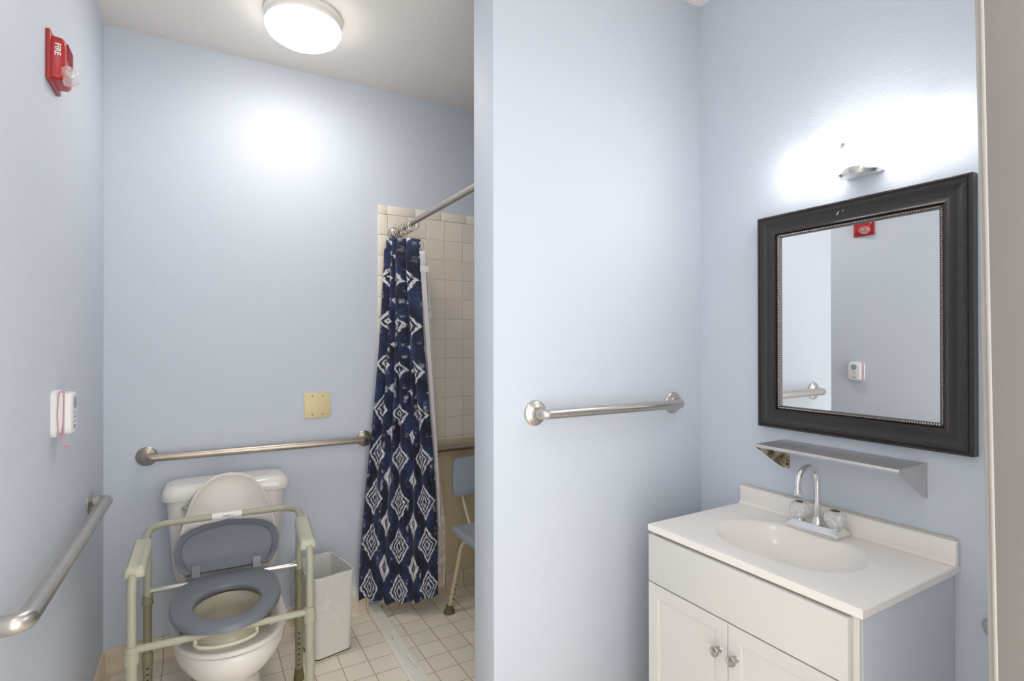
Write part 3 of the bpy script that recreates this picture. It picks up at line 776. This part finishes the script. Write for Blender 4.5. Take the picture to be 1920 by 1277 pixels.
for s in (-1, 1):
    # armrest: moulded pad with finger grooves, over the arm tube
    b = B(); rg = []
    for f, wd, up in ((0, .80, .7), (.02, .95, .95), (.10, 1, 1), (.5, 1, 1), (.9, 1, 1), (.98, .96, .95), (1, .82, .75)):
        yy = YFr+.015+f*.225; zc = ZA-.016+f*.018; hw = .0262*wd; out = []
        for x, z in ((-1, -.014), (-1.02, .004), (-.9, .014), (-.6, .021), (-.3, .0175), (0, .0165), (.3, .0175), (.6, .021), (.9, .014), (1.02, .004), (1, -.014), (.6, -.016), (0, -.012), (-.6, -.016)):
            out.append(cp(s*(HF+(HR-HF)*f*.6-.004)+x*hw, yy, zc+z*up))
        rg.append(out)
    loft(b, rg); obj('armrest', b, M['armpad'], t, angle=50)
# legs
def commode_leg(x, y, r_up, zc, holes, mat, z2=None):
    b = B(); tube(b, [cp(x, y, zc), cp(x, y, .012)], r_up, 18); lg = obj('leg', b, mat, t)
    b = B(); lathe(b, [(r_up+.001, zc-(.012 if z2 else .030)), (r_up+.0045, zc-(.010 if z2 else .028)), (r_up+.0045, zc+.004), (r_up+.0025, zc+.006), (r_up+.0025, zc+.020), (r_up, zc+.022)], cp(x, y, 0), (0, 0, 1), 24); obj('collar', b, mat, lg)
    b = B(); lathe(b, [(.0195, .0002), (.0205, .006), (.0190, .012), (.0165, .034), (.0160, .044), (.0135, .045)], cp(x, y, 0), (0, 0, 1), 24); obj('rubber_foot', b, M['rubber'], lg)
    if z2:
        b = B(); lathe(b, [(r_up, .045), (r_up+.0012, .047), (r_up+.0012, z2-.02), (r_up+.004, z2-.018), (r_up+.004, z2+.012), (r_up+.0025, z2+.016), (r_up, z2+.018)], cp(x, y, 0), (0, 0, 1), 24); obj('extension_sleeve', b, mat, lg)
    if holes:
        d = (Vector((0, 0, 0))-cp(x, y, 0)); d.z = 0; d.normalize()
        for k in range(7):
            b = B(); lathe(b, [(.0034, r_up-.002), (.0034, r_up+.0017), (0, r_up+.0017)], cp(x, y, .066+k*.0210), d, 10); obj('adjustment_hole', b, M['hole'], lg)
commode_leg(HR, YRr, .0133, .422, True, M['sage_dark'], .245); commode_leg(-HR, YRr, .0133, .425, True, M['sage_dark'], .225)
commode_leg(HF, YFr, .0150, .447, False, M['sage']); commode_leg(-HF, YFr, .0150, .442, False, M['sage'])
b = B(); tube(b, [cp(-HF+.008, YFr, ZB-.006), cp(-.13, YFr-.002, ZB-.006), cp(.13, YFr-.002, ZB-.006), cp(HF-.008, YFr, ZB-.006)], .0105, 16)
obj('front_crossbar', b, M['sage'], t)
b = B(); tube(b, [cp(-HR+.006, YRr, .462), cp(HR-.006, YRr, .462)], .0095, 16); o = obj('rear_crossbar', b, M['alu'], t); o['label'] = 'bare silver crossbar'
for s in (-1, 1): b = B(); tube(b, [cp(s*.128, YFr, ZB-.014), cp(s*.128, YRr, ZB-.010)], .008, 12); obj('side_rail', b, M['sage'], t)
# label sticker around the top bar
b = B(); tube(b, [cp(-.052, YRr+.035, ZA+.004), cp(.048, YRr+.035, ZA+.004)], .0128, 20); st = obj('sticker', b, M['white_ink'], t); st['label'] = 'white paper sticker on the top bar'
b = B()
for k, (x0, x1) in enumerate(((-.018, .022), (-.016, .008), (.010, .020))):
    box(b, 0, 1, 0, 1, 0, 1) if 0 else None
    a0 = cp(x0, YRr+.035-.01285, ZA+.006-k*.003); a1 = cp(x1, YRr+.035-.01285, ZA+.006-k*.003)
    tube(b, [a0, a1], .0007, 6)
obj('printed_line', b, M['dark_ink'], st)
# seat ring
SZ0, SZ1 = .4625, .4830
so = egg(.336, -.248, .212, 0, 0, 56, 2.05, 3.0); si = egg(.200, -.175, .075, 0, .002, 56, 2.0, 2.0)
def cpl(l): return [tuple(cp(x, y, z)) for x, y, z in l]
b = B(); ringplate(b, cpl(so), cpl(si), SZ0, SZ1, .007); obj('seat', b, M['grey_plastic'], t, angle=50)
for dx in (-.104, .100):
    b = B(); rg = [[cp(dx+x, y, z) for x in (-.013, .013) for y, z in ()] for _ in ()]
    loft(b, [[cp(dx+x, .188, .478), cp(dx+x, .188, .487), cp(dx+x, .206, .503), cp(dx+x, .222, .516), cp(dx+x, .228, .510), cp(dx+x, .222, .480)] for x in (-.013, .013)])
    obj('seat_hinge', b, M['grey_plastic'], t)
gl = [(.0, .141), (.02, .160), (.05, .175), (.095, .184), (.13, .178), (.155, .160), (.175, .128), (.187, .085), (.192, .04)]
P0 = cp(0, .214, .490); P1 = cp(0, .334, .630)
lean(P0, P1, ex, gl, .020, .006, 'seat_lid', M['grey_plastic'], t, .002, 1, .90)
# splash guard hanging under the seat hole
b = B()
def sg(w, d, z, y0=-.032):
    w *= .93; d *= .90
    return cpl([(x, y, z) for x, y, _ in egg(w, y0-d/2, y0+d/2, 0, .002, 48, 2, 2)])
loft(b, [sg(.250, .300, .452), sg(.256, .306, .444), sg(.236, .284, .436), sg(.232, .280, .395), sg(.240, .288, .388), sg(.232, .280, .382), sg(.225, .272, .30),
         sg(.219, .266, .30), sg(.226, .274, .380), sg(.226, .274, .396), sg(.210, .258, .412), sg(.218, .266, .440), sg(.226, .274, .452), sg(.250, .300, .452)], False, False)
bmesh.ops.remove_doubles(b, verts=b.verts, dist=.00005)
o = obj('splash_guard', b, M['bucket_plastic'], t, angle=60); o['label'] = 'cream plastic splash guard under the seat'
b = B(); pts = []
for k in range(17):
    a = PI*k/16; pts.append(cp(.085*-math.cos(a), YFr+.004-.030*math.sin(a), .424-.008*math.sin(a)))
tube(b, pts, .0045, 10, rz=1.4)
for s in (-1, 1): tube(b, [cp(s*.085, YFr+.004, .440), cp(s*.085, YFr+.004, .420)], .006, 10)
obj('pail_handle', b, M['bucket_plastic'], t)

# ------------------------------------------------------------------ waste bin with clear bag
rot = math.radians(11)
BC = Vector((.470, 2.497))
t = thing('waste_bin', 'tall white plastic waste bin beside the toilet, standing by the back wall', 'waste bin', (BC.x, BC.y, 0))
WH = .358
def wr(w, d, z, r=.03): return rrect(w, d, r, z, BC.x, BC.y, 6, rot)
b = B()
loft(b, [wr(.150, .225, 0, .022), wr(.160, .235, .003, .024), wr(.162, .237, .008, .024), wr(.178, .262, WH-.012, .022), wr(.186, .270, WH-.006, .024), wr(.186, .270, WH, .024),
         wr(.176, .260, WH, .02), wr(.172, .256, WH-.02, .02), wr(.152, .228, .012, .02)], True, True)
obj('bin_body', b, M['trash_can'], t)
b = B(); loft(b, [wr(.1625, .2375, .0075, .024), wr(.1645, .2395, .009, .024), wr(.1645, .2395, .0115, .024), wr(.1625, .2375, .013, .024)], False, False); obj('base_groove', b, M['dark_gap'], t)
# bag: from inside, over the rim, hanging outside with wrinkles
rows = []
NB = 96
def bagring(w, d, z, amp, ph, zamp=0):
    base = rrect(w, d, .03, z, 0, 0, 23)
    out = []
    for k, (x, y, zz) in enumerate(base):
        a = math.atan2(y, x); L = math.hypot(x, y)
        nx = amp*(math.sin(a*9+ph)+.7*math.sin(a*17+ph*2.1)+.5*math.sin(a*5-ph))
        s = 1+nx/L; X, Y = x*s, y*s
        zz = z+zamp*(math.sin(a*3+1)+.6*math.sin(a*7+ph))
        out.append((BC.x+X*math.cos(rot)-Y*math.sin(rot), BC.y+X*math.sin(rot)+Y*math.cos(rot), max(zz, .02)))
    return out
b = B()
loft(b, [bagring(.120, .19, .10, .004, 1), bagring(.150, .225, .20, .004, 2), bagring(.158, .238, .30, .003, 2.4), bagring(.170, .252, WH-.004, .0012, 3), bagring(.178, .262, WH+.004, .0008, 3),
         bagring(.190, .275, WH+.003, .0010, 3), bagring(.194, .279, WH-.012, .0025, 3.3), bagring(.204, .289, WH-.035, .0040, 3.6, .002), bagring(.207, .291, WH-.06, .0062, 4.2, .003), bagring(.212, .296, WH-.085, .0075, 3.7, .004), bagring(.214, .298, WH-.11, .0080, 4.5, .005), bagring(.216, .300, WH-.135, .0085, 4.0, .009), bagring(.214, .298, WH-.155, .0085, 4.8, .012), bagring(.206, .290, WH-.185, .0080, 4.6, .018)], False, False)
o = obj('bin_bag', b, M['bag'], angle=80, at=(BC.x, BC.y, .02)); tag(o, 'clear plastic bag lining the white waste bin, folded over its rim', 'bag')

# ------------------------------------------------------------------ shower rod, rings, curtain, liner
RX, RZ = .862, 1.918
t = thing('shower_rod', 'dull metal shower curtain rod running from the tiled wall behind the middle wall', 'curtain rod', (RX, 2.15, RZ))
b = B(); tube(b, [(RX, YB-.03, RZ), (RX, YP2+.004, RZ)], .0135, 20); obj('rod', b, M['steel_brown'], t)
b = B(); lathe(b, [(.024, 0), (.030, .003), (.030, .020), (.027, .030), (.020, .038), (.0145, .040)], (RX, YB-.0085, RZ), (0, -1, 0), 30); obj('end_cap', b, M['steel'], t)
b = B(); lathe(b, [(.024, 0), (.030, .003), (.030, .020), (.020, .038), (.0145, .040)], (RX, YP2, RZ), (0, 1, 0), 30); obj('end_cap', b, M['steel'], t)
ring0 = None
for k in range(9):
    y = 2.395+k*.0315; tl = (-.16+.32*((k*37) % 10)/10)
    if ring0 is None:
        b = B(); pts = []
        for j in range(20):
            a = 2*PI*j/20; pts.append((0, .023*math.sin(a), -.012+.028*math.cos(a)))
        tube(b, [(p[1]*.9, 0, p[2]) for p in pts], .0018, 8, closed=True)
        ring0 = obj('curtain_ring', b, M['ring_metal'], at=(0, 0, 0)); o = ring0
    else:
        o = ring0.copy(); COL.objects.link(o)
    o.location = (RX, y, RZ); o.rotation_euler = (.25*math.sin(k*2.2), 0, tl*1.5)
    tag(o, 'thin metal curtain ring on the shower rod above the navy curtain', 'curtain ring', 'curtain rings bunched on the rod')

# curtain: bunched at the top along the rod, flaring to a wide hem facing the room
CT, CBz = 1.862, .088
CWID = .42
def smooth(a): a = max(0, min(1, a)); return a*a*(3-2*a)
def curt(s, v):
    """s 0..1 across, v 0 top .. 1 bottom"""
    f = smooth(v*1.05)*.55+v*.45
    top = Vector((RX-.004, 2.700, 0)).lerp(Vector((RX+.004, 2.378, 0)), s)
    # bottom hem runs from near the wall towards the shower
    bot = Vector((.668, 2.655, 0)).lerp(Vector((1.012, 2.480, 0)), s)
    p = top.lerp(bot, f)
    d = (Vector((RX, 2.378, 0))-Vector((RX, 2.70, 0))).lerp(bot*0+Vector((.344, -.175, 0)), f).normalized()
    nrm = Vector((-d.y, d.x, 0))*-1
    amp = .030*(1-v)**.8+.0105
    nf = 5.5
    w = math.sin(s*2*PI*nf+.6+v*.8)*amp*(1-.45*v) + .010*math.sin(s*2*PI*2.3+v*3.2) + .006*math.sin(s*2*PI*9+v*5)*(1-v)
    p = p+nrm*w*(1 if v > .03 else .8)+d*(.012*math.sin(s*2*PI*nf*.5+v*4)*(v*(1-v))*2)
    ct = 1.886+(1.834-1.886)*s
    z = ct+(CBz-ct)*v
    z += -.004*math.cos(s*2*PI*nf+.6)*(v > .97) + .006*math.sin(s*2*PI*1.3+.3)*v - .018*math.sin(s*PI)*v
    return Vector((p.x, p.y, z))
def sheet(bm, fn, ns, nv, uvw, uvh, thick=.0012, s0=0, s1=1, v0=0, v1=1):
    uvl = bm.loops.layers.uv.new('UVMap')
    g = [[bm.verts.new(fn(s0+(s1-s0)*i/ns, v0+(v1-v0)*j/nv)) for i in range(ns+1)] for j in range(nv+1)]
    for j in range(nv):
        for i in range(ns):
            f = bm.faces.new((g[j][i], g[j][i+1], g[j+1][i+1], g[j+1][i]))
            for lp, (a, c) in zip(f.loops, ((i, j), (i+1, j), (i+1, j+1), (i, j+1))):
                lp[uvl].uv = ((s0+(s1-s0)*a/ns)*uvw, (1-(v0+(v1-v0)*c/nv))*uvh)
t = thing('shower_curtain', 'navy blue curtain with white diamond pattern bunched at the shower entrance', 'curtain', (.85, 2.56, CBz))
b = B(); sheet(b, curt, 150, 150, CWID, 1.775)
cur = obj('curtain_cloth', b, M['ikat'], t, angle=180, fix=False)
sm = cur.modifiers.new('thickness', 'SOLIDIFY'); sm.thickness = .0014; sm.offset = 0
# turned-back white hem on the free edge, with care tag
def hemf(s, v):
    p = curt(1.0, v); q = curt(.985, v); d = (p-q); d.z = 0; d.normalize()
    nrm = Vector((-d.y, d.x, 0))
    return p+Vector((.010, .003, 0))*smooth(v*4)+Vector((.9*s*.026, -.016*s, 0))*(1-.9*v)+Vector((0, 0, -.004))
b = B(); sheet(b, hemf, 8, 60, .05, 1.7, v0=.03, v1=.80)
hm = obj('turned_hem', b, M['liner_white'], t, angle=180, fix=False); hm['label'] = 'plain white back of the cloth showing at the edge'
sm = hm.modifiers.new('thickness', 'SOLIDIFY'); sm.thickness = .0014; sm.offset = 0
b = B()
p = hemf(.5, .078); box(b, p.x-.021, p.x+.021, p.y-.0145, p.y-.0135, p.z-.015, p.z+.015); obj('care_tag', b, M['tag_white'], t, smooth=False)
# liner
def linf(s, v):
    top = Vector((RX+.03, 2.66, 0)).lerp(Vector((RX+.035, 2.375, 0)), s); bot = Vector((.74, 2.685, 0)).lerp(Vector((1.046, 2.520, 0)), s)
    f = smooth(v)*.35+v*.65; f = min(1, f*1.15)
    p = top.lerp(bot, f); w = .012*math.sin(s*2*PI*6+v*2)+.006*math.sin(s*30+v*9)
    return Vector((p.x+w*.5+.012+.010*math.sin(v*9)*s, p.y+w, CT-.030+(.14-CT)*v+.01*math.sin(s*9)*v))
b = B(); sheet(b, linf, 60, 80, .4, 1.7)
ln = obj('shower_liner', b, M['shower_liner'], angle=180, fix=False)
tag(ln, 'translucent white plastic shower liner showing behind the right edge of the navy curtain', 'shower liner')

# ------------------------------------------------------------------ shower chair
t = thing('shower_chair', 'shower chair with blue-grey plastic seat and back, half hidden by the middle wall', 'shower chair', (1.30, 2.25, 0))
b = B()
def sx(x, y, z, i=0): return (x, y, z)
def seatr(i, z, rr=.03):
    return [(x, y, z) for x, y, _ in rrect(.46-2*i, .40-2*i, rr, 0, 1.296, 2.262, 6)]
loft(b, [seatr(.010, 0.412), seatr(.002, 0.415), seatr(0, 0.425), seatr(.002, 0.435), seatr(.010, 0.439), seatr(.035, 0.437), seatr(.042, 0.434), seatr(.06, 0.432)], True, True)
obj('seat', b, M['shower_seat'], t)
b = B()
def backr(i, y, rr=.035): return [(x, y, zz) for x, zz, _ in rrect(.40-2*i, .195-2*i, rr, 0, 1.300, .665, 6)]
loft(b, [backr(.008, 2.522), backr(0, 2.527), backr(0, 2.538), backr(.008, 2.543)], True, True)
for v in b.verts:    # the back curves towards the user at its sides
    v.co.y -= .8*(v.co.x-1.318)**2
bk = obj('backrest', b, M['shower_seat'], t)
for s in (-1, 1):
    b = B(); tube(b, fillet([(1.318+s*.145, 2.545, .70), (1.318+s*.145, 2.545, .55), (1.318+s*.135, 2.475, .418), (1.318+s*.12, 2.40, .400)], .04, 6), .0115, 16); obj('back_post', b, M['cream_tube'], t)
def sleg(fx, fy, tx, ty):
    b = B(); tube(b, fillet([(fx, fy, .02), (fx+(tx-fx)*.85, fy+(ty-fy)*.85, .355), (tx+(tx-fx)*.9, ty+(ty-fy)*.9, .400)], .05, 8), .0120, 16); lg = obj('leg', b, M['cream_tube'], t)
    b = B(); lathe(b, [(.026, .0002), (.028, .006), (.025, .014), (.018, .028), (.0155, .040), (.0125, .041)], (fx, fy, 0), (0, 0, 1), 24); obj('rubber_foot', b, M['rubber'], lg)
    d = Vector((-fx, -fy, 0)).normalized(); d = (Matrix.Rotation(math.radians(28), 3, 'Z') @ d)
    for k in range(4):
        b = B(); f = (.085+k*.024)/.355*.85; lathe(b, [(.0032, .011), (.0032, .0124), (0, .0124)], (fx+(tx-fx)*f, fy+(ty-fy)*f, .075+k*.024), d, 10); obj('adjustment_hole', b, M['hole'], lg)
    b = B(); lathe(b, [(.0034, .011), (.0034, .0124), (0, .0124)], (fx+(tx-fx)*.77, fy+(ty-fy)*.77, .325), d, 10); obj('adjustment_hole', b, M['hole'], lg)
sleg(1.071, 2.478, 1.130, 2.425); sleg(1.50, 2.478, 1.455, 2.425); sleg(1.06, 2.04, 1.13, 2.10); sleg(1.50, 2.04, 1.455, 2.10)

for o in bpy.data.objects:
    if '_o' in o: del o['_o']
